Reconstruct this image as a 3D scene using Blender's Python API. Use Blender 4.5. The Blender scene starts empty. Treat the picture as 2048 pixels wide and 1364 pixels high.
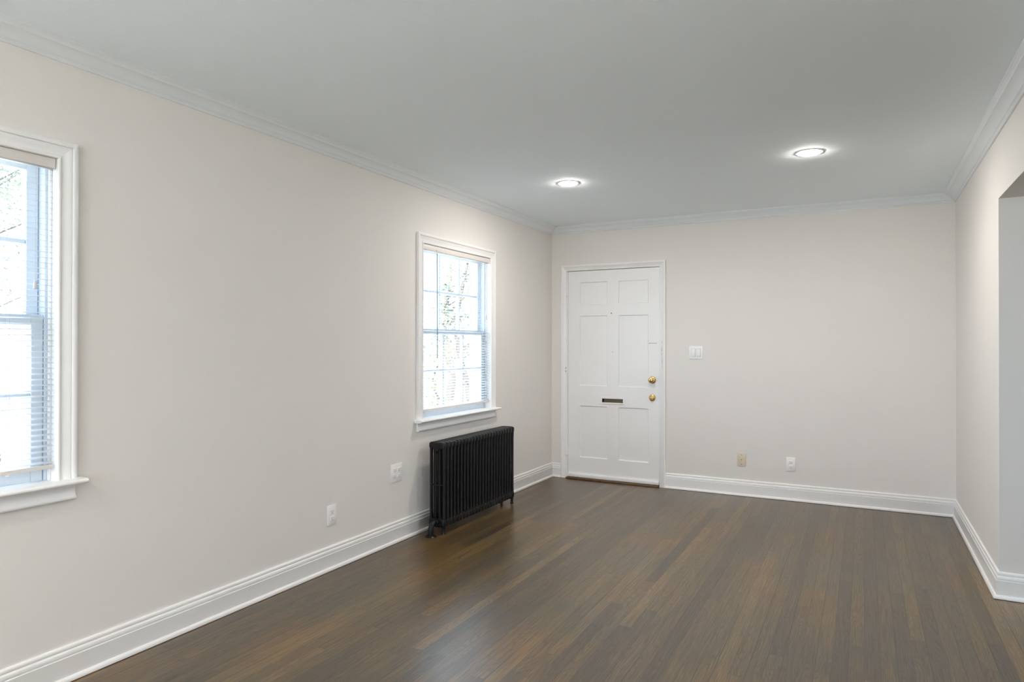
import bpy, bmesh, math, random
from mathutils import Vector, Matrix
random.seed(7)
sc = bpy.context.scene
COL = sc.collection
PI = math.pi

# ------------------------------------------------------------------ camera
W = 3.3816          # right wall plane (x); left wall is x = 0, back wall is y = 0
H = 2.474           # ceiling
YF = -8.0           # wall behind the camera
cam = bpy.data.cameras.new('camera'); co = bpy.data.objects.new('camera', cam); COL.objects.link(co)
cam.sensor_width = 36.0; cam.lens = 1336.55 / 2048 * 36.0; cam.clip_start = 0.05; cam.clip_end = 200
yaw, pitch, roll = 0.484632, 0.0049, 0.001257
F = Vector((-math.sin(yaw) * math.cos(pitch), math.cos(yaw) * math.cos(pitch), math.sin(pitch)))
R = Vector((math.cos(yaw), math.sin(yaw), 0)); U = R.cross(F)
R2 = R * math.cos(roll) + U * math.sin(roll); U2 = U * math.cos(roll) - R * math.sin(roll)
co.matrix_world = Matrix(((R2.x, U2.x, -F.x, 2.7594), (R2.y, U2.y, -F.y, -6.0960), (R2.z, U2.z, -F.z, 1.3155), (0, 0, 0, 1)))
sc.camera = co

# ------------------------------------------------------------------ light and exposure
SKY_STRENGTH = 6.8
SUN_STRENGTH = 44.0
LAMP_STRENGTH = 365.0
REAR_FILL_STRENGTH = 600.0
SIDE_FILL_STRENGTH = 150.0
sc.view_settings.view_transform = 'Standard'; sc.view_settings.look = 'None'
sc.view_settings.exposure = 0.06; sc.view_settings.gamma = 1.0; sc.view_settings.use_curve_mapping = False
w = bpy.data.worlds.new('overcast_sky'); sc.world = w; w.use_nodes = True
bg = w.node_tree.nodes['Background']; bg.inputs[0].default_value = (0.72, 0.88, 1.09, 1); bg.inputs[1].default_value = SKY_STRENGTH
sl = bpy.data.lights.new('sun', 'SUN'); sl.energy = SUN_STRENGTH; sl.angle = math.radians(2.0); sl.color = (1.0, 0.96, 0.90)
so = bpy.data.objects.new('sun', sl); COL.objects.link(so); so['kind'] = 'helper'
so.rotation_euler = Vector((0.25, -0.62, 0.90)).to_track_quat('Z', 'Y').to_euler()   # high sun from behind the camera; it only enters the added window at the camera's back
sc.cycles.use_denoising = True
sc.cycles.max_bounces = 14; sc.cycles.diffuse_bounces = 8; sc.cycles.glossy_bounces = 4
sc.cycles.transmission_bounces = 8; sc.cycles.transparent_max_bounces = 16
sc.cycles.caustics_reflective = False; sc.cycles.caustics_refractive = False
sc.cycles.sample_clamp_indirect = 6.0


def portal(name, c, rot, sx, sy):
    l = bpy.data.lights.new(name, 'AREA'); l.shape = 'RECTANGLE'; l.size = sx; l.size_y = sy
    l.cycles.is_portal = True
    o = bpy.data.objects.new(name, l); COL.objects.link(o); o.location = c; o.rotation_euler = rot
    o['kind'] = 'helper'
    return o


# ------------------------------------------------------------------ material helpers
def new_mat(name):
    m = bpy.data.materials.new(name); m.use_nodes = True
    nt = m.node_tree
    return m, nt, nt.nodes['Principled BSDF']


def nd(nt, typ, ins=None, **props):
    n = nt.nodes.new(typ)
    for k, v in props.items():
        setattr(n, k, v)
    for k, v in (ins or {}).items():
        if hasattr(v, 'bl_idname') and hasattr(v, 'outputs'):
            v = v.outputs[0]
        if isinstance(v, bpy.types.NodeSocket):
            nt.links.new(v, n.inputs[k])
        else:
            n.inputs[k].default_value = v
    return n


def mth(nt, op, a, b=None, c=None):
    ins = {0: a}
    if b is not None: ins[1] = b
    if c is not None: ins[2] = c
    return nd(nt, 'ShaderNodeMath', ins, operation=op).outputs[0]


def mix(nt, fac, a, b, blend='MIX'):
    n = nd(nt, 'ShaderNodeMix', data_type='RGBA', blend_type=blend)
    for i, v in ((0, fac), (6, a), (7, b)):
        if isinstance(v, bpy.types.NodeSocket): nt.links.new(v, n.inputs[i])
        else: n.inputs[i].default_value = v
    return n.outputs[2]


def simple(name, col, rough=0.5, metal=0.0, noise=0.0, nscale=30, bump=0.0, bscale=200, spec=0.5, coat=0.0):
    m, nt, p = new_mat(name)
    p.inputs['Roughness'].default_value = rough; p.inputs['Metallic'].default_value = metal
    p.inputs['Specular IOR Level'].default_value = spec; p.inputs['Coat Weight'].default_value = coat
    tc = nd(nt, 'ShaderNodeTexCoord')
    nz = nd(nt, 'ShaderNodeTexNoise', {'Vector': tc.outputs['Object'], 'Scale': nscale, 'Detail': 4.0})
    c1 = tuple(max(0, c * (1 - noise)) for c in col) + (1,)
    c2 = tuple(min(1, c * (1 + noise)) for c in col) + (1,)
    nt.links.new(mix(nt, nz.outputs[0], c1, c2), p.inputs['Base Color'])
    if bump > 0:
        nb = nd(nt, 'ShaderNodeTexNoise', {'Vector': tc.outputs['Object'], 'Scale': bscale, 'Detail': 3.0})
        b = nd(nt, 'ShaderNodeBump', {'Strength': bump, 'Distance': 0.002, 'Height': nb.outputs[0]})
        nt.links.new(b.outputs[0], p.inputs['Normal'])
    return m


def floor_mat():
    m, nt, p = new_mat('oak_strip_floor')
    tc = nd(nt, 'ShaderNodeTexCoord'); sx = nd(nt, 'ShaderNodeSeparateXYZ', {0: tc.outputs['Object']})
    X, Y = sx.outputs[0], sx.outputs[1]
    BW = 0.060
    bx = mth(nt, 'DIVIDE', mth(nt, 'ADD', X, 10.02), BW)
    bi = mth(nt, 'FLOOR', bx); bf = mth(nt, 'FRACT', bx)
    rnd = nd(nt, 'ShaderNodeTexWhiteNoise', {'W': bi}, noise_dimensions='1D')
    # butt joints: strips about 1.1 m long, shifted in every row
    ys = mth(nt, 'ADD', mth(nt, 'DIVIDE', mth(nt, 'ADD', Y, 20.0), 1.9), mth(nt, 'MULTIPLY', rnd.outputs[0], 9.7))
    si = mth(nt, 'FLOOR', ys); sf = mth(nt, 'FRACT', ys)
    cid = nd(nt, 'ShaderNodeCombineXYZ', {0: bi, 1: si, 2: 0.0})
    rb = nd(nt, 'ShaderNodeTexWhiteNoise', {'Vector': cid}, noise_dimensions='3D')
    rsep = nd(nt, 'ShaderNodeSeparateColor', {0: rb.outputs['Color']})
    r1, r2, r3 = rsep.outputs[0], rsep.outputs[1], rsep.outputs[2]
    # growth ring contours
    gx = mth(nt, 'ADD', mth(nt, 'MULTIPLY', X, 15.0), mth(nt, 'MULTIPLY', r1, 77.0))
    gy = mth(nt, 'ADD', mth(nt, 'MULTIPLY', Y, 1.5), mth(nt, 'MULTIPLY', r2, 31.0))
    gv = nd(nt, 'ShaderNodeCombineXYZ', {0: gx, 1: gy, 2: r3})
    gn = nd(nt, 'ShaderNodeTexNoise', {'Vector': gv, 'Scale': 1.0, 'Detail': 1.2, 'Roughness': 0.45})
    fv = nd(nt, 'ShaderNodeCombineXYZ', {0: mth(nt, 'MULTIPLY', X, 210.0), 1: mth(nt, 'MULTIPLY', Y, 4.5), 2: mth(nt, 'MULTIPLY', r1, 40.0)})
    fn = nd(nt, 'ShaderNodeTexNoise', {'Vector': fv, 'Scale': 1.0, 'Detail': 3.0, 'Roughness': 0.6})
    ph = mth(nt, 'ADD', mth(nt, 'MULTIPLY', gn.outputs[0], 21.0), mth(nt, 'MULTIPLY', fn.outputs[0], 0.35))
    saw = mth(nt, 'FRACT', ph)
    ring = nd(nt, 'ShaderNodeMapRange', {0: saw, 1: 0.62, 2: 0.97, 3: 0.0, 4: 1.0})
    ring_edge = nd(nt, 'ShaderNodeMapRange', {0: saw, 1: 0.0, 2: 0.10, 3: 1.0, 4: 0.0})
    ringm = mth(nt, 'MAXIMUM', ring.outputs[0], ring_edge.outputs[0])
    # patches where the figure shows more or less
    big = nd(nt, 'ShaderNodeTexNoise', {'Vector': tc.outputs['Object'], 'Scale': 1.5, 'Detail': 3.0, 'Roughness': 0.6})
    # board colours
    cr = nd(nt, 'ShaderNodeValToRGB', {0: r3})
    e = cr.color_ramp.elements
    e[0].position = 0.0; e[0].color = FLOOR[0]
    e[1].position = 1.0; e[1].color = FLOOR[4]
    for pos, c in ((0.25, FLOOR[1]), (0.55, FLOOR[2]), (0.85, FLOOR[3])):
        k = e.new(pos); k.color = c
    base = cr.outputs[0]
    dark = mix(nt, 1.0, base, (0.27, 0.25, 0.25, 1), 'MULTIPLY')
    amt = mth(nt, 'MULTIPLY', ringm, nd(nt, 'ShaderNodeMapRange', {0: r2, 1: 0.0, 2: 1.0, 3: 0.24, 4: 0.80}).outputs[0])
    c1 = mix(nt, amt, base, dark)
    fine = nd(nt, 'ShaderNodeMapRange', {0: fn.outputs[0], 1: 0.32, 2: 0.64, 3: 0.85, 4: 0.0})
    c2 = mix(nt, fine.outputs[0], c1, dark)
    warm = nd(nt, 'ShaderNodeMapRange', {0: big.outputs[0], 1: 0.34, 2: 0.66, 3: 0.0, 4: 1.0})
    c3 = mix(nt, 1.0, c2, mix(nt, warm.outputs[0], (0.80, 0.88, 1.04, 1), (1.22, 1.05, 0.80, 1)), 'MULTIPLY')
    # gaps between strips; how open a gap is varies along it
    ed = mth(nt, 'MINIMUM', bf, mth(nt, 'SUBTRACT', 1.0, bf))
    gv2 = nd(nt, 'ShaderNodeCombineXYZ', {0: mth(nt, 'MULTIPLY', X, 17.4), 1: mth(nt, 'MULTIPLY', Y, 0.9), 2: 3.0})
    gw = nd(nt, 'ShaderNodeTexNoise', {'Vector': gv2, 'Scale': 1.0, 'Detail': 3.0})
    gwid = nd(nt, 'ShaderNodeMapRange', {0: gw.outputs[0], 1: 0.35, 2: 0.72, 3: 0.012, 4: 0.040})
    g1 = mth(nt, 'LESS_THAN', ed, gwid.outputs[0])
    es = mth(nt, 'MINIMUM', sf, mth(nt, 'SUBTRACT', 1.0, sf))
    g2 = mth(nt, 'LESS_THAN', es, 0.0008)
    gap = mth(nt, 'MAXIMUM', g1, g2)
    gstr = nd(nt, 'ShaderNodeMapRange', {0: gw.outputs[0], 1: 0.35, 2: 0.68, 3: 0.60, 4: 1.0})
    c4 = mix(nt, mth(nt, 'MULTIPLY', gap, gstr.outputs[0]), c3, (0.012, 0.009, 0.007, 1))
    nt.links.new(c4, p.inputs['Base Color'])
    ro = nd(nt, 'ShaderNodeMapRange', {0: big.outputs[0], 1: 0.3, 2: 0.7, 3: 0.276, 4: 0.305})
    nt.links.new(ro.outputs[0], p.inputs['Roughness'])
    p.inputs['Specular IOR Level'].default_value = 1.0
    hgt = mth(nt, 'SUBTRACT', mth(nt, 'ADD', mth(nt, 'MULTIPLY', fn.outputs[0], 0.12), mth(nt, 'MULTIPLY', ringm, -0.15)), mth(nt, 'MULTIPLY', gap, 1.0))
    # each strip sits at its own slight angle
    hgt = mth(nt, 'ADD', hgt, mth(nt, 'MULTIPLY', mth(nt, 'MULTIPLY', mth(nt, 'SUBTRACT', r1, 0.5), bf), 1.6))
    b = nd(nt, 'ShaderNodeBump', {'Strength': 0.35, 'Distance': 0.0008, 'Height': hgt})
    nt.links.new(b.outputs[0], p.inputs['Normal'])
    return m


FLOOR = [(0.088, 0.060, 0.031, 1), (0.118, 0.078, 0.035, 1), (0.140, 0.092, 0.038, 1), (0.160, 0.103, 0.041, 1), (0.215, 0.138, 0.050, 1)]
M = {}
M['floor'] = floor_mat()
M['wall'] = simple('wall_paint', (0.776, 0.747, 0.711), 0.75, noise=0.012, nscale=3, bump=0.25, bscale=160)
M['ceiling'] = simple('ceiling_paint', (0.86, 0.925, 0.96), 0.85, noise=0.01, nscale=3, bump=0.25, bscale=140)
M['trim'] = simple('trim_gloss_paint', (0.87, 0.865, 0.855), 0.32, noise=0.01, nscale=6, bump=0.05, bscale=60)
M['crown'] = simple('crown_satin_paint', (0.80, 0.835, 0.855), 0.45, noise=0.01, nscale=6)
M['door'] = simple('door_gloss_paint', (0.87, 0.865, 0.855), 0.35, noise=0.015, nscale=5, bump=0.12, bscale=45)
M['iron'] = simple('black_radiator_enamel', (0.006, 0.006, 0.0065), 0.36, noise=0.2, nscale=25, bump=0.25, bscale=90, spec=0.32)
M['brass'] = simple('polished_brass', (0.78, 0.55, 0.22), 0.22, metal=1.0, noise=0.05)
M['old_brass'] = simple('tarnished_brass', (0.16, 0.12, 0.07), 0.45, metal=0.6, noise=0.3, nscale=60)
M['dark'] = simple('dark_recess', (0.015, 0.011, 0.008), 0.7)
M['plate'] = simple('white_plastic', (0.88, 0.88, 0.87), 0.35)
M['ivory'] = simple('ivory_plastic', (0.70, 0.62, 0.47), 0.4)
M['slot'] = simple('dark_slots', (0.05, 0.05, 0.05), 0.6)
M['steel'] = simple('screw_steel', (0.45, 0.43, 0.40), 0.4, metal=0.8)
M['vinyl'] = simple('window_vinyl', (0.66, 0.72, 0.78), 0.4)
M['headrail'] = simple('blind_headrail_enamel', (0.80, 0.76, 0.72), 0.4)
M['wood'] = simple('stained_threshold_wood', (0.14, 0.075, 0.03), 0.45, noise=0.3, nscale=18)
M['wand'] = simple('clear_grey_wand', (0.18, 0.22, 0.25), 0.2)
M['bark'] = simple('grey_bark', (0.05, 0.045, 0.04), 0.9, noise=0.3, nscale=20)
M['leaf'] = simple('green_leaves', (0.09, 0.12, 0.08), 0.6, noise=0.35, nscale=2)
M['leaf_yellow'] = simple('yellow_green_leaves', (0.17, 0.20, 0.10), 0.6, noise=0.3, nscale=2)
M['grass'] = simple('pale_lawn', (0.47, 0.48, 0.47), 0.95, noise=0.15, nscale=1.5)
M['outer'] = simple('exterior_masonry', (0.45, 0.42, 0.38), 0.9)


def slat_material():
    m, nt, p = new_mat('white_translucent_slat')
    p.inputs['Base Color'].default_value = (0.62, 0.63, 0.64, 1); p.inputs['Roughness'].default_value = 0.4
    tr = nd(nt, 'ShaderNodeBsdfTranslucent', {'Color': (0.80, 0.82, 0.85, 1)})
    mx = nd(nt, 'ShaderNodeMixShader', {0: 0.12, 1: p.outputs[0], 2: tr.outputs[0]})
    nt.links.new(mx.outputs[0], nt.nodes['Material Output'].inputs[0])
    return m


def glass_material():
    m, nt, p = new_mat('clear_window_pane')
    t = nd(nt, 'ShaderNodeBsdfTransparent', {'Color': (0.96, 0.98, 0.98, 1)})
    g = nd(nt, 'ShaderNodeBsdfGlossy', {'Roughness': 0.02, 'Color': (1, 1, 1, 1)})
    mx = nd(nt, 'ShaderNodeMixShader', {0: 0.04, 1: t.outputs[0], 2: g.outputs[0]})
    nt.links.new(mx.outputs[0], nt.nodes['Material Output'].inputs[0])
    return m


def lamp_material(name, strength, col=(1.0, 0.94, 0.88, 1)):
    m, nt, p = new_mat(name)
    p.inputs['Base Color'].default_value = (0.9, 0.9, 0.9, 1)
    p.inputs['Emission Color'].default_value = col
    p.inputs['Emission Strength'].default_value = strength
    return m


M['slat'] = slat_material(); M['glass'] = glass_material(); M['lamp'] = lamp_material('led_diffuser_glow', LAMP_STRENGTH); M['rear_fill_lamp'] = lamp_material('rear_fill_glow', REAR_FILL_STRENGTH, (1.0, 0.84, 0.66, 1)); M['side_fill_lamp'] = lamp_material('side_room_fill_glow', SIDE_FILL_STRENGTH)  # rear and side glows belong to added fill lamps


# ------------------------------------------------------------------ mesh helpers
def obj(name, bm, mat, parent=None, kind=None, smooth=True, angle=38):
    bmesh.ops.recalc_face_normals(bm, faces=bm.faces)
    if smooth:
        lim = math.radians(angle)
        for f in bm.faces: f.smooth = True
        for e in bm.edges:
            if len(e.link_faces) == 2:
                if e.calc_face_angle(0) > lim: e.smooth = False
    me = bpy.data.meshes.new(name); bm.to_mesh(me); bm.free()
    me.materials.append(mat)
    o = bpy.data.objects.new(name, me); COL.objects.link(o)
    if parent is not None:
        o.parent = parent
        o.matrix_parent_inverse = Matrix.Translation(parent.location).inverted()   # meshes are in world metres
    if kind: o['kind'] = kind
    return o


def empty(name, loc, label=None, cat=None, group=None, kind=None):
    o = bpy.data.objects.new(name, None); COL.objects.link(o); o.location = loc; o.empty_display_size = 0.05
    if label: o['label'] = label
    if cat: o['category'] = cat
    if group: o['group'] = group
    if kind: o['kind'] = kind
    return o


def tag(o, label, cat, group=None):
    o['label'] = label; o['category'] = cat
    if group: o['group'] = group
    return o


def box(bm, x0, x1, y0, y1, z0, z1, bev=0.0, seg=2):
    r = bmesh.ops.create_cube(bm, size=1.0)
    vs = r['verts']
    for v in vs:
        v.co = Vector(((x0 + x1) / 2 + v.co.x * (x1 - x0), (y0 + y1) / 2 + v.co.y * (y1 - y0), (z0 + z1) / 2 + v.co.z * (z1 - z0)))
    if bev > 0:
        es = set(e for v in vs for e in v.link_edges)
        bmesh.ops.bevel(bm, geom=list(es), offset=bev, segments=seg, profile=0.5, affect='EDGES')
    return bm


def B(*a, **k):
    return box(bmesh.new(), *a, **k)


def lathe(bm, prof, origin, axis, n=32, squash=None):
    """prof: list of (radius, distance along axis); closed at zero radius."""
    a = Vector(axis).normalized(); t = Vector((0, 0, 1)) if abs(a.z) < 0.9 else Vector((1, 0, 0))
    u = a.cross(t).normalized(); v = a.cross(u).normalized(); o = Vector(origin)
    rows = []
    for r, d in prof:
        if r < 1e-6:
            rows.append([bm.verts.new(o + a * d)])
        else:
            rows.append([bm.verts.new(o + a * d + u * r * math.cos(2 * PI * k / n) + v * r * math.sin(2 * PI * k / n)) for k in range(n)])
    for p, q in zip(rows, rows[1:]):
        for k in range(n):
            k2 = (k + 1) % n
            if len(p) == 1 and len(q) == 1: continue
            if len(p) == 1: bm.faces.new((p[0], q[k], q[k2]))
            elif len(q) == 1: bm.faces.new((p[k], q[0], p[k2]))
            else: bm.faces.new((p[k], q[k], q[k2], p[k2]))
    return bm


def tube(bm, pts, r, n=12, cap=True):
    pts = [Vector(p) for p in pts]; rows = []
    rr = r if isinstance(r, (list, tuple)) else [r] * len(pts)
    prev = None
    for i, p in enumerate(pts):
        d = (pts[min(i + 1, len(pts) - 1)] - pts[max(i - 1, 0)]).normalized()
        if prev is None:
            t = Vector((0, 0, 1)) if abs(d.z) < 0.9 else Vector((1, 0, 0)); u = d.cross(t).normalized()
        else:
            u = (prev - d * prev.dot(d)).normalized()
        v = d.cross(u); prev = u
        rows.append([bm.verts.new(p + (u * math.cos(2 * PI * k / n) + v * math.sin(2 * PI * k / n)) * rr[i]) for k in range(n)])
    for p, q in zip(rows, rows[1:]):
        for k in range(n):
            bm.faces.new((p[k], q[k], q[(k + 1) % n], p[(k + 1) % n]))
    if cap:
        bm.faces.new(rows[0]); bm.faces.new(rows[-1])
    return bm


def sweep(bm, path, n, prof, segs=None, lat_up=(0, 0, 1)):
    """Sweep a closed profile [(a, b)] along a path with mitred corners: a sideways (d x lat_up), b along n."""
    P = [Vector(p) for p in path]; n = Vector(n); up = Vector(lat_up)
    L = [(P[i + 1] - P[i]).normalized().cross(up) for i in range(len(P) - 1)]
    rows = []
    for i, p in enumerate(P):
        if i == 0: m = L[0]
        elif i == len(P) - 1: m = L[-1]
        else: m = (L[i - 1] + L[i]) / (1 + L[i - 1].dot(L[i]))
        rows.append([p + m * a + n * b for a, b in prof])
    for s in (segs if segs is not None else range(len(P) - 1)):
        va = [bm.verts.new(c) for c in rows[s]]; vb = [bm.verts.new(c) for c in rows[s + 1]]
        k = len(prof)
        for i in range(k):
            bm.faces.new((va[i], vb[i], vb[(i + 1) % k], va[(i + 1) % k]))
        bm.faces.new(va); bm.faces.new(vb)
    return bm


# ------------------------------------------------------------------ room shell
WT = 0.20            # exterior wall thickness
# clear openings (y0, y1, z0, z1) in the left wall
WIN = [(-2.216, -1.249, 0.787, 2.030), (-5.600, -4.633, 0.787, 2.030), (-7.55, -6.58, 0.787, 2.030)]  # the third opening is unseen, added to let in fill daylight
OPEN_Y0, OPEN_Y1, OPEN_Z = -4.05, -1.835, 2.079     # cased-free opening in the right wall
RT = 0.16            # right wall thickness
XR2 = 6.4            # far wall of the adjoining room


def wall_with_holes(a0, a1, z0, z1, holes, mk, bm):
    """mk(bm, a0, a1, z0, z1) adds one block; holes = (a0, a1, z0, z1) sorted by a."""
    cur = a0
    for (h0, h1, hz0, hz1) in sorted(holes):
        mk(bm, cur, h0, z0, z1)
        if hz0 > z0: mk(bm, h0, h1, z0, hz0)
        if hz1 < z1: mk(bm, h0, h1, hz1, z1)
        cur = h1
    mk(bm, cur, a1, z0, z1)
    return bm


obj('floor', B(-WT, XR2 + .12, YF - WT, 0.16, -0.05, 0.0), M['floor'], kind='structure', smooth=False)
obj('ceiling', B(-WT, XR2 + .12, YF - WT, 0.16, H, H + 0.06), M['ceiling'], kind='structure', smooth=False)
J = 0.02
lh = [(y0 - J, y1 + J, z0 - J, z1 + J) for (y0, y1, z0, z1) in WIN]
obj('wall_left', wall_with_holes(YF - WT, 0.16, 0, H, lh, lambda bm, a, b, c, d: box(bm, -WT, 0, a, b, c, d), bmesh.new()), M['wall'], kind='structure', smooth=False)
DOOR = (0.170, 1.092, 0.0, 2.036)
obj('wall_back', wall_with_holes(0, W + RT, 0, H, [(DOOR[0] - .02, DOOR[1] + .02, 0, DOOR[3] + .02)], lambda bm, a, b, c, d: box(bm, a, b, 0, 0.16, c, d), bmesh.new()), M['wall'], kind='structure', smooth=False)
obj('wall_right', wall_with_holes(YF - WT, 0, 0, H, [(OPEN_Y0, OPEN_Y1, 0, OPEN_Z)], lambda bm, a, b, c, d: box(bm, W, W + RT, a, b, c, d), bmesh.new()), M['wall'], kind='structure', smooth=False)
FW = (0.45, 2.95, 0.60, 2.15)
obj('wall_front', wall_with_holes(0, W, 0, H, [FW], lambda bm, a, b, c, d: box(bm, a, b, YF - WT, YF, c, d), bmesh.new()), M['wall'], kind='structure', smooth=False)
# adjoining room beyond the opening
SW = (-3.9, -2.5, 0.80, 2.05)
obj('wall_side_room_far', wall_with_holes(-5.2, -0.6, 0, H, [SW], lambda bm, a, b, c, d: box(bm, XR2, XR2 + .12, a, b, c, d), bmesh.new()), M['wall'], kind='structure', smooth=False)
b = bmesh.new(); box(b, W + RT, XR2 + .12, -0.6, -0.48, 0, H); box(b, W + RT, XR2 + .12, -5.32, -5.2, 0, H)
obj('wall_side_room', b, M['wall'], kind='structure', smooth=False)

# baseboards -------------------------------------------------------
BASE = [(0, 0.0025), (0.030, 0.0025), (0.0295, 0.008), (0.027, 0.014), (0.022, 0.019), (0.0165, 0.021), (0.0165, 0.094),
        (0.0125, 0.096), (0.0125, 0.099), (0.0150, 0.101), (0.0150, 0.113), (0.0105, 0.118), (0.0075, 0.119), (0.0075, 0.122),
        (0.0110, 0.124), (0.0110, 0.131), (0.0080, 0.136), (0.004, 0.138), (0, 0.138)]
Zp = (0, 0, 1)
p1 = [(0, YF, 0), (0, 0, 0), (0.105, 0, 0)]
p2 = [(1.148, 0, 0), (W, 0, 0), (W, OPEN_Y1, 0), (W + RT, OPEN_Y1, 0)]
obj('baseboard_left', sweep(bmesh.new(), p1, Zp, BASE, [0]), M['trim'], kind='structure', angle=50)
b = sweep(bmesh.new(), p1, Zp, BASE, [1]); sweep(b, p2, Zp, BASE, [0])
obj('baseboard_back', b, M['trim'], kind='structure', angle=50)
b = sweep(bmesh.new(), p2, Zp, BASE, [1, 2])
sweep(b, [(W + RT, OPEN_Y0, 0), (W, OPEN_Y0, 0), (W, YF, 0)], Zp, BASE)
obj('baseboard_right', b, M['trim'], kind='structure', angle=50)
obj('baseboard_front', sweep(bmesh.new(), [(W, YF, 0), (0, YF, 0)], Zp, BASE), M['trim'], kind='structure', angle=50)

b = sweep(bmesh.new(), [(W + RT, OPEN_Y1, 0), (W + RT, -0.6, 0), (XR2, -0.6, 0), (XR2, -5.2, 0), (W + RT, -5.2, 0), (W + RT, OPEN_Y0, 0)], Zp, BASE)
obj('baseboard_side_room', b, M['trim'], kind='structure', angle=50)

# crown moulding (b measured down from the ceiling) -----------------
CROWN = [(0, 0), (0.086, 0), (0.086, 0.006), (0.078, 0.008), (0.074, 0.014), (0.068, 0.017), (0.066, 0.021), (0.060, 0.022),
         (0.050, 0.025), (0.040, 0.031), (0.031, 0.039), (0.024, 0.047), (0.020, 0.051), (0.016, 0.052), (0.016, 0.058), (0.011, 0.062), (0.009, 0.065), (0, 0.065)]
pc = [(0, YF, H), (0, 0, H), (W, 0, H), (W, YF, H), (0, YF, H)]
for i, nm in enumerate(('trim_1', 'trim_2', 'trim_3', 'trim_4')):
    obj(nm, sweep(bmesh.new(), pc if i else [(0, YF, H)] + pc[1:], (0, 0, -1), CROWN, [i]), M['crown'], kind='structure', angle=50)


# ------------------------------------------------------------------ windows
CASE = [(0, 0), (0, 0.011), (0.003, 0.014), (0.009, 0.014), (0.012, 0.011), (0.012, 0.009), (0.020, 0.010), (0.034, 0.012), (0.044, 0.016),
        (0.047, 0.016), (0.047, 0.013), (0.050, 0.013), (0.050, 0.019), (0.054, 0.022), (0.064, 0.022), (0.070, 0.019), (0.070, 0)]


def sash(win, nm, x0, x1, y0, y1, z0, z1, st, rt, rb, cols=3, rows=2):
    """a glazed sash with stiles, rails and muntins; glass is a sub-part"""
    b = bmesh.new()
    box(b, x0, x1, y0, y0 + st, z0, z1, .002, 1); box(b, x0, x1, y1 - st, y1, z0, z1, .002, 1)
    box(b, x0, x1, y0 + st, y1 - st, z0, z0 + rb, .002, 1); box(b, x0, x1, y0 + st, y1 - st, z1 - rt, z1, .002, 1)
    s = obj(nm, b, M['vinyl'], win)
    gy0, gy1, gz0, gz1 = y0 + st, y1 - st, z0 + rb, z1 - rt
    b = bmesh.new(); mw = 0.010
    for i in range(1, cols):
        yy = gy0 + (gy1 - gy0) * i / cols; box(b, x0 + .004, x1 - .002, yy - mw, yy + mw, gz0, gz1, .003, 1)
    for i in range(1, rows):
        zz = gz0 + (gz1 - gz0) * i / rows; box(b, x0 + .005, x1 - .003, gy0, gy1, zz - mw, zz + mw, .003, 1)
    obj('muntins', b, M['vinyl'], s)
    xm = (x0 + x1) / 2
    obj('glass_pane', B(xm - .002, xm + .002, gy0, gy1, gz0, gz1), M['glass'], s)
    return s


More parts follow.
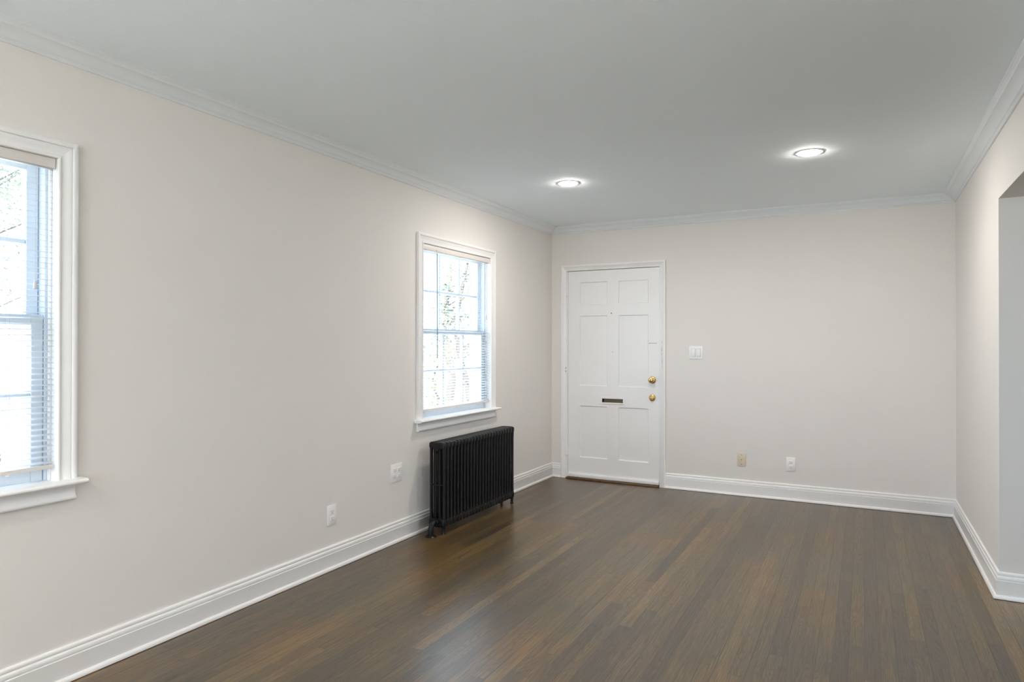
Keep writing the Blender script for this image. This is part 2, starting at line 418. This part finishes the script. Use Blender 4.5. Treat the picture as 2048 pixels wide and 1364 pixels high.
def make_window(nm, o, wall_x=0.0):
    y0, y1, z0, z1 = o
    r = empty(nm, (0, (y0 + y1) / 2, z0), kind='structure')
    b = bmesh.new()
    sweep(b, [(0, y1, z0), (0, y1, z1), (0, y0, z1), (0, y0, z0)], (1, 0, 0), CASE, lat_up=(1, 0, 0))
    obj('window_casing', b, M['trim'], r, angle=50)
    b = bmesh.new()
    box(b, -WT, 0, y0 - J, y0, z0 - J, z1 + J); box(b, -WT, 0, y1, y1 + J, z0 - J, z1 + J)
    box(b, -WT, 0, y0, y1, z1, z1 + J); box(b, -WT - .03, -.02, y0, y1, z0 - J, z0 - .003)
    # stops and parting beads
    for yy, s in ((y0, 1), (y1, -1)):
        a, c = sorted((yy, yy + s * .010))
        box(b, -.042, -.030, a, c, z0, z1, .002, 1)
    obj('window_jamb', b, M['trim'], r)
    b = bmesh.new()
    for q0, q1 in ((y0, y0 + .020), (y1 - .020, y1)):
        box(b, -.150, -.043, q0 + .0004, q1 - .0004, z0 + .0005, z1 - .0005, .002, 1)
    obj('sash_track', b, M['vinyl'], r)
    # stool with rounded nose and horns
    b = bmesh.new()
    nose = [(-.044, -.020), (.048, -.020), (.055, -.018), (.060, -.012), (.060, -.007), (.056, -.002), (.050, 0), (-.044, 0)]
    inner = bmesh.new(); inner.free()
    ye0, ye1 = y0 - .070 - .022, y1 + .070 + .022
    ra = [b.verts.new((x, ye0, z0 + z)) for x, z in nose if x > 0] ; rb_ = [b.verts.new((x, ye1, z0 + z)) for x, z in nose if x > 0]
    # front part (outside the wall face) spans the horns
    add0 = [b.verts.new((0.0, ye0, z0 + z)) for z in (0, -.020)]; add1 = [b.verts.new((0.0, ye1, z0 + z)) for z in (0, -.020)]
    A = ra + add0; C = rb_ + add1
    for i in range(len(A)):
        b.faces.new((A[i], C[i], C[(i + 1) % len(A)], A[(i + 1) % len(A)]))
    b.faces.new(A); b.faces.new(C)
    box(b, -.044, 0.0, y0, y1, z0 - .020, z0)
    obj('window_stool', b, M['trim'], r)
    # apron
    AP = [(0, 0), (0, -.062), (.016, -.062), (.022, -.056), (.022, -.050), (.017, -.045), (.014, -.040), (.012, -.030), (.012, -.008), (.016, -.003), (.016, 0)]
    b = bmesh.new(); e0, e1 = y0 - .066, y1 + .066
    A = [b.verts.new((x, e0 + max(0, .0) , z0 - .020 + z)) for x, z in AP]; C = [b.verts.new((x, e1, z0 - .020 + z)) for x, z in AP]
    for i in range(len(A)): b.faces.new((A[i], C[i], C[(i + 1) % len(A)], A[(i + 1) % len(A)]))
    b.faces.new(A); b.faces.new(C)
    obj('window_apron', b, M['trim'], r, angle=50)
    sash(r, 'lower_sash', -.080, -.046, y0 + .023, y1 - .023, z0 + .001, 1.427, .042, .040, .060)
    sash(r, 'upper_sash', -.118, -.083, y0 + .023, y1 - .023, 1.390, z1 - .001, .042, .045, .038)
    # sash lock on the meeting rail
    b = B(-.076, -.054, (y0 + y1) / 2 - .03, (y0 + y1) / 2 + .03, 1.427, 1.440, .003)
    obj('sash_lock', b, M['vinyl'], r)
    portal('window_light_portal', (-WT - .05, (y0 + y1) / 2, (z0 + z1) / 2), (0, -PI / 2, 0), z1 - z0, y1 - y0)
    return r


for i, o in enumerate(WIN):
    make_window('window_%d' % (i + 1), o)


def fill_window(nm, horizontal, a0, a1, z0, z1, face, back, inward):
    """an unseen window added for fill daylight: frame, mullion and pane"""
    def bx(bm, p, q, d0, d1, c, d, bev=0):
        if horizontal: box(bm, p, q, min(d0, d1), max(d0, d1), c, d, bev, 1)
        else: box(bm, min(d0, d1), max(d0, d1), p, q, c, d, bev, 1)
    mid = ((a0 + a1) / 2); loc = (mid, face, z0) if horizontal else (face, mid, z0)
    r = empty(nm, loc, kind='structure')
    b = bmesh.new(); s = .07
    bx(b, a0 - s, a0, face, face + inward * .02, z0 - s, z1 + s, .004); bx(b, a1, a1 + s, face, face + inward * .02, z0 - s, z1 + s, .004)
    bx(b, a0, a1, face, face + inward * .02, z1, z1 + s, .004); bx(b, a0, a1, face, face + inward * .02, z0 - s, z0, .004)
    obj('window_casing', b, M['trim'], r)
    b = bmesh.new(); m0 = (face + back) / 2 - .02; m1 = m0 + .04; t = .045
    bx(b, a0, a0 + t, m0, m1, z0, z1); bx(b, a1 - t, a1, m0, m1, z0, z1); bx(b, a0 + t, a1 - t, m0, m1, z0, z0 + t); bx(b, a0 + t, a1 - t, m0, m1, z1 - t, z1)
    bx(b, mid - .02, mid + .02, m0, m1, z0 + t, z1 - t)
    fr = obj('window_frame', b, M['vinyl'], r)
    b = bmesh.new(); bx(b, a0 + t, a1 - t, m0 + .018, m0 + .022, z0 + t, z1 - t)
    obj('glass_pane', b, M['glass'], fr)
    return r


fill_window('window_4', True, *FW, YF, YF - WT, 1)  # unseen window, added for fill light from behind the camera
portal('window_light_portal', ((FW[0] + FW[1]) / 2, YF - WT - .05, 1.375), (PI / 2 + PI, 0, 0), FW[1] - FW[0], 1.55)
fill_window('window_5', False, *SW, XR2, XR2 + .12, -1)  # unseen side room window, added to send light through the opening
portal('window_light_portal', (XR2 + .17, -3.2, 1.425), (0, PI / 2, 0), 1.25, 1.4)


# ------------------------------------------------------------------ blinds
def make_blind(o, label, wand):
    y0, y1, z0, z1 = o
    a, c = y0 + .006, y1 - .006
    r = empty('window_blind', (-.014, (a + c) / 2, z1), label, 'blind')
    b = B(-.030, .002, a, c, z1 - .040, z1 - .001, .003)
    obj('headrail', b, M['headrail'], r)
    zb = z0 + .048
    b = B(-.028, -.002, a, c, zb, zb + .016, .004)
    obj('bottom_rail', b, M['headrail'], r)
    # slats: 25 mm wide, slightly crowned, tilted a little with the room edge down
    b = bmesh.new(); pitch_ = .0212; n = int((z1 - .045 - (zb + .024)) / pitch_) + 1; tilt = math.radians(-12)
    for i in range(n):
        zc = zb + .026 + i * pitch_
        rows = []
        for yy in (a, c):
            row = []
            for k in range(5):
                s = (k / 4 - .5) * .025; h = .0016 * (1 - (2 * k / 4 - 1) ** 2)
                row.append(b.verts.new((-.014 + s * math.cos(tilt) - h * math.sin(tilt), yy, zc + s * math.sin(tilt) + h * math.cos(tilt))))
            rows.append(row)
        for k in range(4):
            b.faces.new((rows[0][k], rows[0][k + 1], rows[1][k + 1], rows[1][k]))
    obj('slats', b, M['slat'], r)
    for f in (.16, .5, .84):
        yy = a + (c - a) * f; b = bmesh.new()
        tube(b, [(-.0005, yy, z1 - .04), (-.0005, yy, zb + .01)], .0006, 6); tube(b, [(-.0275, yy, z1 - .04), (-.0275, yy, zb + .01)], .0006, 6)
        obj('ladder_cord', b, M['slat'], r)
        b = lathe(bmesh.new(), [(0, 0), (.007, 0), (.007, -.003), (.004, -.007), (0, -.008)], (-.014, yy, zb), (0, 0, 1), 16)
        obj('cord_plug', b, M['plate'], r)
    if wand:
        b = tube(bmesh.new(), [(.010, y0 + .170, z1 - .058), (.010, y0 + .175, 1.214)], .0042, 8)
        wd = obj('tilt_wand', b, M['wand'], r)
        b = tube(bmesh.new(), [(.004, y0 + .170, z1 - .030), (.009, y0 + .170, z1 - .036), (.010, y0 + .170, z1 - .058)], .0022, 8)
        obj('wand_hook', b, M['steel'], wd)
        b = B(-.030, .004, a - .005, a + .012, zb - .012, zb + .004, .002)
        obj('hold_down_bracket', b, M['steel'], r)
    else:
        b = tube(bmesh.new(), [(.006, y0 + .16, z1 - .045), (.006, y0 + .16, 1.25)], .003, 8)
        obj('tilt_wand', b, M['plate'], r)
    b = tube(bmesh.new(), [(.004, y1 - .075, z1 - .042), (.005, y1 - .077, 1.55)], .0010, 6)
    lathe(b, [(0, 0), (.004, 0), (.007, -.02), (.006, -.03), (0, -.031)], (.005, y1 - .077, 1.552), (0, 0, 1), 12)
    obj('lift_cord', b, M['slat'], r)
    return r


make_blind(WIN[0], 'white horizontal mini blind in the window above the black radiator', True)
make_blind(WIN[1], 'white horizontal mini blind in the window cut off by the left edge of the photo', False)
make_blind(WIN[2], 'white horizontal mini blind in the added unseen window behind the camera', False)

# ------------------------------------------------------------------ front door
d = empty('door_1', (0.63, 0.0, 0.0), kind='structure')
DC = [(0, 0), (0, 0.012), (0.004, 0.015), (0.038, 0.015), (0.042, 0.019), (0.053, 0.021), (0.057, 0.018), (0.057, 0)]
b = bmesh.new()
DX0, DX1, DZ = 0.162, 1.089, 2.036
sweep(b, [(DX1 + .002, 0, 0), (DX1 + .002, 0, DZ), (DX0, 0, DZ), (DX0, 0, 0)], (0, -1, 0), DC, lat_up=(0, -1, 0))
obj('door_casing', b, M['trim'], d, angle=50)
b = bmesh.new()
box(b, DX0 - .016, .1715, -.001, .16, 0, DZ + .018); box(b, DX1 + .0025, DX1 + .022, -.001, .16, 0, DZ + .018); box(b, .1715, DX1 + .0025, -.001, .16, DZ, DZ + .018)
box(b, .1715, .185, .052, .075, 0, DZ); box(b, DX1 - .012, DX1 + .0025, .052, .075, 0, DZ); box(b, .185, DX1 - .012, .052, .075, DZ - .012, DZ)
obj('door_jamb', b, M['trim'], d)
# leaf
LX0, LX1, LZ0, LZ1, LY, LT = 0.1745, 1.0875, 0.018, 2.0315, 0.004, 0.044
b = bmesh.new()


def quad(bm, *v):
    return bm.faces.new([bm.verts.new(c) for c in v])


def fq(x0, x1, z0, z1, y=LY):
    quad(b, (x0, y, z0), (x1, y, z0), (x1, y, z1), (x0, y, z1))


def recess(x0, x1, z0, z1, ins, dep):
    o_ = [(x0, LY, z0), (x1, LY, z0), (x1, LY, z1), (x0, LY, z1)]
    k_ = [(x0 + ins, LY + dep, z0 + ins), (x1 - ins, LY + dep, z0 + ins), (x1 - ins, LY + dep, z1 - ins), (x0 + ins, LY + dep, z1 - ins)]
    for i in range(4): quad(b, o_[i], o_[(i + 1) % 4], k_[(i + 1) % 4], k_[i])
    quad(b, *k_)


PX = [(0.297, 0.581), (0.691, 0.983)]
rows_ = [(LZ0, .213, None), (.213, .717, 'p'), (.717, .758, None), (.758, .795, 's'), (.795, .912, None), (.912, 1.594, 'p'), (1.594, 1.702, None), (1.702, 1.921, 'p'), (1.921, LZ1, None)]
for z0, z1, t in rows_:
    if t is None: fq(LX0, LX1, z0, z1)
    elif t == 'p':
        fq(LX0, PX[0][0], z0, z1); fq(PX[0][1], PX[1][0], z0, z1); fq(PX[1][1], LX1, z0, z1)
        for x0, x1 in PX: recess(x0, x1, z0, z1, .007, .011)
    else:
        fq(LX0, .529, z0, z1); fq(.739, LX1, z0, z1); recess(.529, .739, z0, z1, .0005, .030)
yb = LY + LT
quad(b, (LX0, yb, LZ0), (LX1, yb, LZ0), (LX1, yb, LZ1), (LX0, yb, LZ1))
quad(b, (LX0, LY, LZ0), (LX0, yb, LZ0), (LX0, yb, LZ1), (LX0, LY, LZ1)); quad(b, (LX1, LY, LZ0), (LX1, yb, LZ0), (LX1, yb, LZ1), (LX1, LY, LZ1))
quad(b, (LX0, LY, LZ1), (LX1, LY, LZ1), (LX1, yb, LZ1), (LX0, yb, LZ1)); quad(b, (LX0, LY, LZ0), (LX1, LY, LZ0), (LX1, yb, LZ0), (LX0, yb, LZ0))
bmesh.ops.remove_doubles(b, verts=b.verts, dist=1e-5)
leaf = obj('door_leaf', b, M['door'], d, smooth=False)
# closed back of the doorway: storm door beyond
obj('outer_storm_door', B(.172, DX1, .10, .14, 0.0, DZ), M['door'], d)
# mail slot
b = bmesh.new(); fx0, fx1, fz0, fz1 = .509, .757, .742, .813
box(b, fx0, .530, LY - .007, LY, fz0, fz1, .002, 1); box(b, .738, fx1, LY - .007, LY, fz0, fz1, .002, 1)
box(b, .528, .740, LY - .007, LY, fz0, .7585, .002, 1); box(b, .528, .740, LY - .007, LY, .7945, fz1, .002, 1)
ms = obj('mail_slot', b, M['door'], d)
obj('slot_flap', B(.545, .737, LY + .012, LY + .016, .760, .791, .001, 1), M['old_brass'], ms)['label'] = 'tarnished brass flap'
b = bmesh.new(); box(b, .5297, .7383, LY + .026, LY + .0295, .7587, .7945); box(b, .5297, .5315, LY + .0005, LY + .0265, .7587, .7945)
box(b, .5297, .7383, LY + .0005, LY + .0265, .7925, .7945); box(b, .5297, .7383, LY + .0005, LY + .0265, .7587, .7600)
obj('slot_lining', b, M['dark'], ms)['label'] = 'dark slot interior'


def knob(x, z, kind):
    if kind == 'knob':
        prof = [(0, 0), (.034, 0), (.034, -.003), (.029, -.008), (.018, -.010), (.013, -.012), (.012, -.024), (.016, -.032), (.025, -.040), (.0275, -.050), (.024, -.060), (.014, -.066), (0, -.067)]
        # a short shank in the photograph: turn button in its centre
        k = obj('door_knob', lathe(bmesh.new(), [(r, -dd) for r, dd in prof], (x, LY, z), (0, -1, 0), 40), M['brass'], d)
        obj('turn_button', B(x - .004, x + .004, LY - .074, LY - .066, z - .009, z + .009, .002), M['old_brass'], k)
        k['label'] = 'round polished brass knob'
    else:
        prof = [(0, 0), (.032, 0), (.032, .005), (.028, .012), (.020, .015), (.016, .020), (0, .021)]
        k = obj('deadbolt', lathe(bmesh.new(), prof, (x, LY, z), (0, -1, 0), 40), M['brass'], d)
        obj('thumb_turn', B(x - .014, x + .014, LY - .034, LY - .019, z - .005, z + .005, .003), M['brass'], k)
        k['label'] = 'round brass thumb turn rosette'


knob(1.022, .986, 'knob'); knob(1.021, .821, 'bolt')
for z0, z1 in ((1.800, 1.916), (1.035, 1.105), (.228, .332)):
    b = bmesh.new()
    lathe(b, [(0, 0), (.0055, 0), (.0055, z1 - z0), (.003, z1 - z0 + .004), (0, z1 - z0 + .005)], (.168, -.019, z0), (0, 0, 1), 14)
    box(b, .156, .168, -.0185, -.0165, z0, z1); box(b, .168, .178, -.019, .003, z0, z1)
    hn = obj('hinge', b, M['trim'], d)
    if z0 == 1.035:
        for zz in (1.052, 1.083):
            obj('screw', lathe(bmesh.new(), [(0, 0), (.0042, 0), (.0042, .002), (0, .0022)], (.1585, -.0185, zz), (0, -1, 0), 12), M['slot'], hn)
# peephole, its lower twin hole, the latch groove, marks of a removed guard
b = lathe(bmesh.new(), [(0, 0), (.011, 0), (.011, .003), (.008, .004), (0, .004)], (.624, LY, 1.614), (0, -1, 0), 20)
ph = obj('peephole', b, M['door'], d)
obj('peephole_lens', lathe(bmesh.new(), [(0, 0), (.0055, 0), (.0055, .001), (0, .0015)], (.624, LY - .004, 1.614), (0, -1, 0), 16), M['slot'], ph)
obj('screw_hole', lathe(bmesh.new(), [(0, 0), (.0035, 0), (.003, .0012), (0, .0014)], (.632, LY, 1.243), (0, -1, 0), 12), M['slot'], d)
b = bmesh.new(); box(b, .990, 1.066, LY - .002, LY, 1.3245, 1.3295, .0008, 1)  # latch groove drawn as a thin raised strip
lathe(b, [(0, 0), (.0045, 0), (.0045, .004), (0, .005)], (.991, LY, 1.327), (0, -1, 0), 12)
obj('latch_groove', b, M['steel'], d)['label'] = 'thin grey latch groove, built as a raised strip'
b = bmesh.new(); z = 1.300; i = 0
while z > 1.105:
    x = 1.114 + .006 * (1.3 - z) / .2 + random.uniform(-.0015, .0015); s = random.uniform(.0012, .0026)
    box(b, x - s, x + s, -.0165, -.0150, z - s * 1.8, z + s * 1.8, .0005, 1); z -= random.uniform(.008, .013)
lathe(b, [(0, 0), (.0035, 0), (.003, .0015), (0, .0018)], (1.114, -.0150, 1.333), (0, -1, 0), 12)
obj('strike_plate_marks', b, simple('old_paint_chips', (0.42, 0.40, 0.37), 0.7), d)['label'] = 'chipped grey marks on the latch side casing'
sw = B(LX0 + .001, LX1 - .001, LY - .020, LY, .018, .050, .004)
obj('door_sweep', sw, M['door'], d)
obj('threshold', B(DX0 + .002, DX1, -.040, .10, 0.0, .0145, .005), M['wood'], d)['label'] = 'dark stained wooden threshold'

# ------------------------------------------------------------------ radiator
RX0, RX1, RY0, RY1, RZ0, RZ1 = .072, .200, -2.240, -1.182, .045, .636
rad = empty('radiator', ((RX0 + RX1) / 2, (RY0 + RY1) / 2, 0), 'black cast iron column radiator standing on the floor under the small window', 'radiator')
NS = 24; PIT = (RY1 - RY0) / NS
TX = [RX0 + .010, RX0 + .046, RX0 + .081, RX1 - .0115]


def superloop(cx, cz, hx, hz, n=36, e=4.5):
    out = []
    for k in range(n):
        t = 2 * PI * k / n; c_, s_ = math.cos(t), math.sin(t)
        out.append((cx + hx * math.copysign(abs(c_) ** (2 / e), c_), cz + hz * math.copysign(abs(s_) ** (2 / e), s_)))
    return out


def rounded_plate(bm, loop, y0, y1, r):
    """extrude a closed x/z loop along y with softened rims"""
    cx = sum(p[0] for p in loop) / len(loop); cz = sum(p[1] for p in loop) / len(loop)
    hx = max(abs(p[0] - cx) for p in loop); hz = max(abs(p[1] - cz) for p in loop)
    rows = []
    for k, yy in ((1, y0), (.35, y0 + r * .35), (0, y0 + r), (0, y1 - r), (.35, y1 - r * .35), (1, y1)):
        fx = 1 - k * r / hx; fz = 1 - k * r / hz
        rows.append([bm.verts.new((cx + (x - cx) * fx, yy, cz + (z_ - cz) * fz)) for x, z_ in loop])
    n = len(loop)
    for p, q in zip(rows, rows[1:]):
        for i in range(n): bm.faces.new((p[i], q[i], q[(i + 1) % n], p[(i + 1) % n]))
    bm.faces.new(rows[0]); bm.faces.new(rows[-1])


def section_mesh():
    bm = bmesh.new(); hw = PIT / 2; cx = (RX0 + RX1) / 2; hx = (RX1 - RX0) / 2
    # coordinates local to the section: y from -hw to hw
    rounded_plate(bm, superloop(cx, RZ1 - .025, hx, .025), -hw * .82, hw * .82, .007)
    rounded_plate(bm, superloop(cx, RZ0 + .030, hx, .030), -hw * .82, hw * .82, .007)
    for x in TX:
        rr = .0120 if x in (TX[0], TX[-1]) else .0095
        n = 12; rows = []
        for z_, f in ((RZ0 + .03, 1.15), (RZ0 + .09, 1.0), (.34, .94), (RZ1 - .10, 1.0), (RZ1 - .03, 1.15)):
            rows.append([bm.verts.new((x + (rr * .85) * f * math.cos(2 * PI * k / n), rr * f * math.sin(2 * PI * k / n), z_)) for k in range(n)])
        for p, q in zip(rows, rows[1:]):
            for k in range(n): bm.faces.new((p[k], q[k], q[(k + 1) % n], p[(k + 1) % n]))
    # short webs at mid height
    for xa, xb in zip(TX, TX[1:]):
        tube(bm, [(xa, 0, .335), (xb, 0, .335)], .0065, 8)
    # hubs that join neighbouring sections
    for zc in (RZ1 - .040, RZ0 + .040):
        lathe(bm, [(0, -hw), (.021, -hw), (.025, -hw * .8), (.025, hw * .8), (.021, hw), (0, hw)], (cx, 0, zc), (0, 1, 0), 20)
    return bm


b = section_mesh()
s0 = obj('section', b, M['iron'], rad)
s0.matrix_parent_inverse = Matrix.Identity(4)
for i in range(NS):
    s = s0 if i == 0 else s0.copy()
    if i: COL.objects.link(s)
    s.parent = rad
    s.location = (-rad.location.x, RY0 + PIT * (i + .5) - rad.location.y, 0)
for yy in (RY0 + PIT * .5, RY1 - PIT * .5):
    for x in (TX[0] + .004, TX[-1] - .004):
        b = bmesh.new()
        tube(b, [(x, yy, .085), (x, yy, .045), (x, yy, .018), (x, yy, .006), (x, yy, 0)], [.013, .012, .010, .013, .015], 14)
        obj('leg', b, M['iron'], rad)
cx = (RX0 + RX1) / 2
for yy, s in ((RY0, -1), (RY1, 1)):
    b = lathe(bmesh.new(), [(0, 0), (.023, 0), (.023, .004), (.017, .005), (.017, .009), (0, .010)], (cx, yy, RZ1 - .040), (0, s, 0), 20)
    obj('end_plug', b, M['iron'], rad)
b = bmesh.new()
lathe(b, [(0, 0), (.020, 0), (.020, .006), (.009, .008), (.009, .022), (.012, .022), (.012, .030), (0, .030)], (cx + .025, RY1, .135), (0, 1, 0), 14)
obj('bleed_valve', b, M['iron'], rad)
# supply elbow, union nut, pipe and floor escutcheon at the near end
b = bmesh.new(); zc = RZ0 + .040; ye = -2.308
arc = [(cx, RY0 + .004, zc), (cx, RY0 - .020, zc)]
for k in range(1, 7):
    t = k / 6 * PI / 2; arc.append((cx - .0 * k, RY0 - .020 - .046 * math.sin(t), zc - .046 * (1 - math.cos(t))))
arc += [(cx, ye + .002, .0)]
tube(b, arc, .017, 16)
lathe(b, [(.017, 0), (.027, 0), (.028, .004), (.028, .016), (.026, .019), (.017, .019)], (cx, RY0 - .004, zc), (0, -1, 0), 8)
sp = obj('supply_elbow', b, M['iron'], rad)
b = lathe(bmesh.new(), [(.014, .014), (.024, .012), (.036, .006), (.042, 0), (0, 0)], (cx, ye + .002, 0), (0, 0, 1), 28)
obj('escutcheon', b, M['iron'], sp)


# ------------------------------------------------------------------ wall plates
def plate(name, label, cat, group, wall, a, z, wd, ht, mat, build):
    """wall 'L' (x=0, facing +x) or 'B' (y=0, facing -y); a along the wall, plate centred at (a, z)"""
    loc = (0, a, z) if wall == 'L' else (a, 0, z)
    r = empty(name, loc, label, cat, group)

    def bx(bm, u0, u1, d0, d1, z0, z1, bev=.0008):
        if wall == 'L': box(bm, d0, d1, a + u0, a + u1, z + z0, z + z1, bev, 2)
        else: box(bm, a + u0, a + u1, -d1, -d0, z + z0, z + z1, bev, 2)
        return bm

    def disc(bm, u, zz, d0, rad_, h, n=14):
        o_ = (d0, a + u, z + zz) if wall == 'L' else (a + u, -d0, z + zz)
        return lathe(bm, [(0, 0), (rad_, 0), (rad_, h * .7), (rad_ * .8, h), (0, h)], o_, (1, 0, 0) if wall == 'L' else (0, -1, 0), n)
    obj('cover_plate', bx(bmesh.new(), -wd / 2, wd / 2, 0, .006, -ht / 2, ht / 2, .0022), mat, r)
    build(r, bx, disc)
    return r


def duplex(us):
    def f(r, bx, disc):
        for u in us:
            for zz in (.0195, -.0195):
                rc = obj('receptacle', bx(bmesh.new(), u - .0165, u + .0165, .005, .0085, zz - .0140, zz + .0140, .0022), M['plate'], r)
                b_ = bmesh.new()
                bx(b_, u - .0078, u - .0058, .0080, .0088, zz - .001, zz + .0075, .0002); bx(b_, u + .0058, u + .0078, .0080, .0088, zz - .000, zz + .0065, .0002)
                disc(b_, u, zz - .0080, .0080, .0026, .0008, 10)
                obj('slots', b_, M['slot'], rc)
            obj('screw', disc(bmesh.new(), u, 0, .006, .003, .001), M['plate'], r)
    return f


def rockers(r, bx, disc):
    for u in (-.023, .023):
        obj('rocker', bx(bmesh.new(), u - .0165, u + .0165, .005, .0095, -.033, .033, .002), M['plate'], r)
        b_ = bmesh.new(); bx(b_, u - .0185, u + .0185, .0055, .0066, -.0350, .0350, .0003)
        obj('rocker_shadow_line', b_, simple('switch_shadow_line', (0.50, 0.50, 0.50), 0.6), r)  # grey outline paints in the shade line around each rocker
        for zz in (.0485, -.0485): obj('screw', disc(bmesh.new(), u, zz, .0055, .003, .001), M['plate'], r)


def coax(r, bx, disc):
    for zz in (.042, -.042): obj('screw', disc(bmesh.new(), 0, zz, .0055, .0035, .0015), M['slot'], r)
    j = obj('coax_connector', disc(bmesh.new(), 0, 0, .006, .0062, .009), M['steel'], r); j['label'] = 'small round metal connector'
    obj('connector_pin', disc(bmesh.new(), 0, 0, .015, .0025, .0006), M['slot'], j)


plate('light_switch', 'white double rocker light switch on the back wall right of the door', 'light switch', None, 'B', 1.423, 1.243, .121, .117, M['plate'], rockers)
plate('cable_jack_plate', 'ivory cable jack plate low on the back wall', 'wall plate', None, 'B', 1.8145, .313, .071, .114, M['ivory'], coax)
plate('wall_outlet', 'white duplex outlet low on the back wall, right of the ivory cable plate', 'outlet', None, 'B', 2.214, .305, .071, .114, M['plate'], duplex((0,)))
plate('wall_outlet', 'white single-gang outlet low on the left wall, nearest the camera', 'outlet', None, 'L', -3.1225, .3165, .073, .116, M['plate'], duplex((0,)))
plate('wall_outlet', 'white double-width outlet on the left wall beside the black radiator', 'outlet', None, 'L', -2.5125, .460, .121, .118, M['plate'], duplex((-.023, .023)))


# ------------------------------------------------------------------ ceiling lamps
def downlight(x, y, label, mat='lamp'):
    r = empty('recessed_light', (x, y, H), label, 'ceiling light', 'round recessed ceiling lights')
    b = lathe(bmesh.new(), [(.067, 0), (.082, 0), (.082, .001), (.079, .0025), (.069, .003), (.067, .0025)], (x, y, H), (0, 0, -1), 48)
    obj('trim_ring', b, M['plate'], r)
    b = lathe(bmesh.new(), [(.0665, .0005), (.0660, .0032), (.059, .0062), (.045, .0095), (.025, .0105), (0, .011)], (x, y, H), (0, 0, -1), 48)
    obj('diffuser', b, M[mat], r)
    return r


downlight(.880, -1.660, 'glowing round recessed ceiling light left of centre, above the door side')
downlight(2.470, -1.700, 'glowing round recessed ceiling light on the right, above the blank wall')
downlight(.880, -6.700, 'added fill lamp beside the camera, out of view, shaped as a round recessed light', 'rear_fill_lamp')  # both rear lamps are unseen, added to brighten the room
downlight(2.470, -6.700, 'added fill lamp above the camera, out of view, shaped as a round recessed light', 'rear_fill_lamp')
downlight(5.0, -2.9, 'added fill lamp in the unseen adjoining room, shaped as a round recessed light', 'side_fill_lamp')  # unseen lamp, added to brighten the side room


# ------------------------------------------------------------------ outside
GZ = -0.55
b = bmesh.new(); box(b, -40, 30, -35, 40, GZ - .1, GZ)
tag(obj('lawn', b, M['grass'], kind='structure', smooth=False), 'pale ground outside beyond the left wall windows', 'lawn')


obj('foundation', B(-WT, XR2 + .12, YF - WT, 0.16, GZ, -0.05), M['outer'], kind='structure', smooth=False)


def tree(x, y, h, rad_, nleaf, leafm, label, cat='tree', trunk=.07, leaf=.055, clear=.25, name='tree'):
    r = empty(name, (x, y, GZ), label, cat)
    b = bmesh.new(); rnd = random.Random(int(x * 100 + y * 37)); top = GZ + h
    ax = [(x + .10 * math.sin(i * 1.3), y + .12 * math.sin(i * .9 + 1), GZ + h * .92 * i / 7) for i in range(8)]
    tube(b, ax, [trunk * (1 - .11 * i) for i in range(8)], 8)
    tips = []
    for i in range(22):
        t = clear + (0.9 - clear) * rnd.random(); k = t * 7; i0 = min(int(k), 6); fr = k - i0
        s = Vector(ax[i0]).lerp(Vector(ax[i0 + 1]), fr); an = rnd.uniform(0, 2 * PI); L = rad_ * rnd.uniform(.5, 1.0) * (1.15 - .6 * t)
        m_ = s + Vector((math.cos(an) * L * .5, math.sin(an) * L * .5, L * .30)); e_ = s + Vector((math.cos(an) * L, math.sin(an) * L, L * .45 * rnd.uniform(.3, 1.4)))
        tube(b, [s, m_, e_], [trunk * .22, trunk * .12, trunk * .04], 6); tips += [m_, e_, (m_ + e_) / 2]
    obj('trunk', b, M['bark'], r)
    b = bmesh.new()
    for i in range(nleaf):
        c = Vector(rnd.choice(tips)) + Vector([rnd.gauss(0, rad_ * .13) for _ in range(3)])
        u = Vector([rnd.gauss(0, 1) for _ in range(3)]).normalized(); v = u.orthogonal().normalized(); s = leaf * rnd.uniform(.6, 1.3)
        b.faces.new([b.verts.new(q) for q in (c - u * s, c + v * s * .45, c + u * s, c - v * s * .45)])
    o = obj('foliage', b, leafm, r, smooth=False)
    return r


tree(-4.0, 4.75, 4.4, .95, 1100, M['leaf'], 'slender leafy tree outside the window above the radiator', leaf=.035)
tree(-5.6, 6.3, 2.1, .70, 1100, M['leaf_yellow'], 'low yellow-green bush outside, at the left of the window above the radiator', 'bush', .04, .05, .05, 'bush')
tree(-9.5, 12.6, 5.0, 1.3, 500, M['leaf'], 'tall distant tree outside behind the slender tree', trunk=.16, leaf=.10)
tree(-5.8, -2.35, 4.6, 1.5, 4200, M['leaf'], 'leafy tree outside the window at the left edge', leaf=.026)
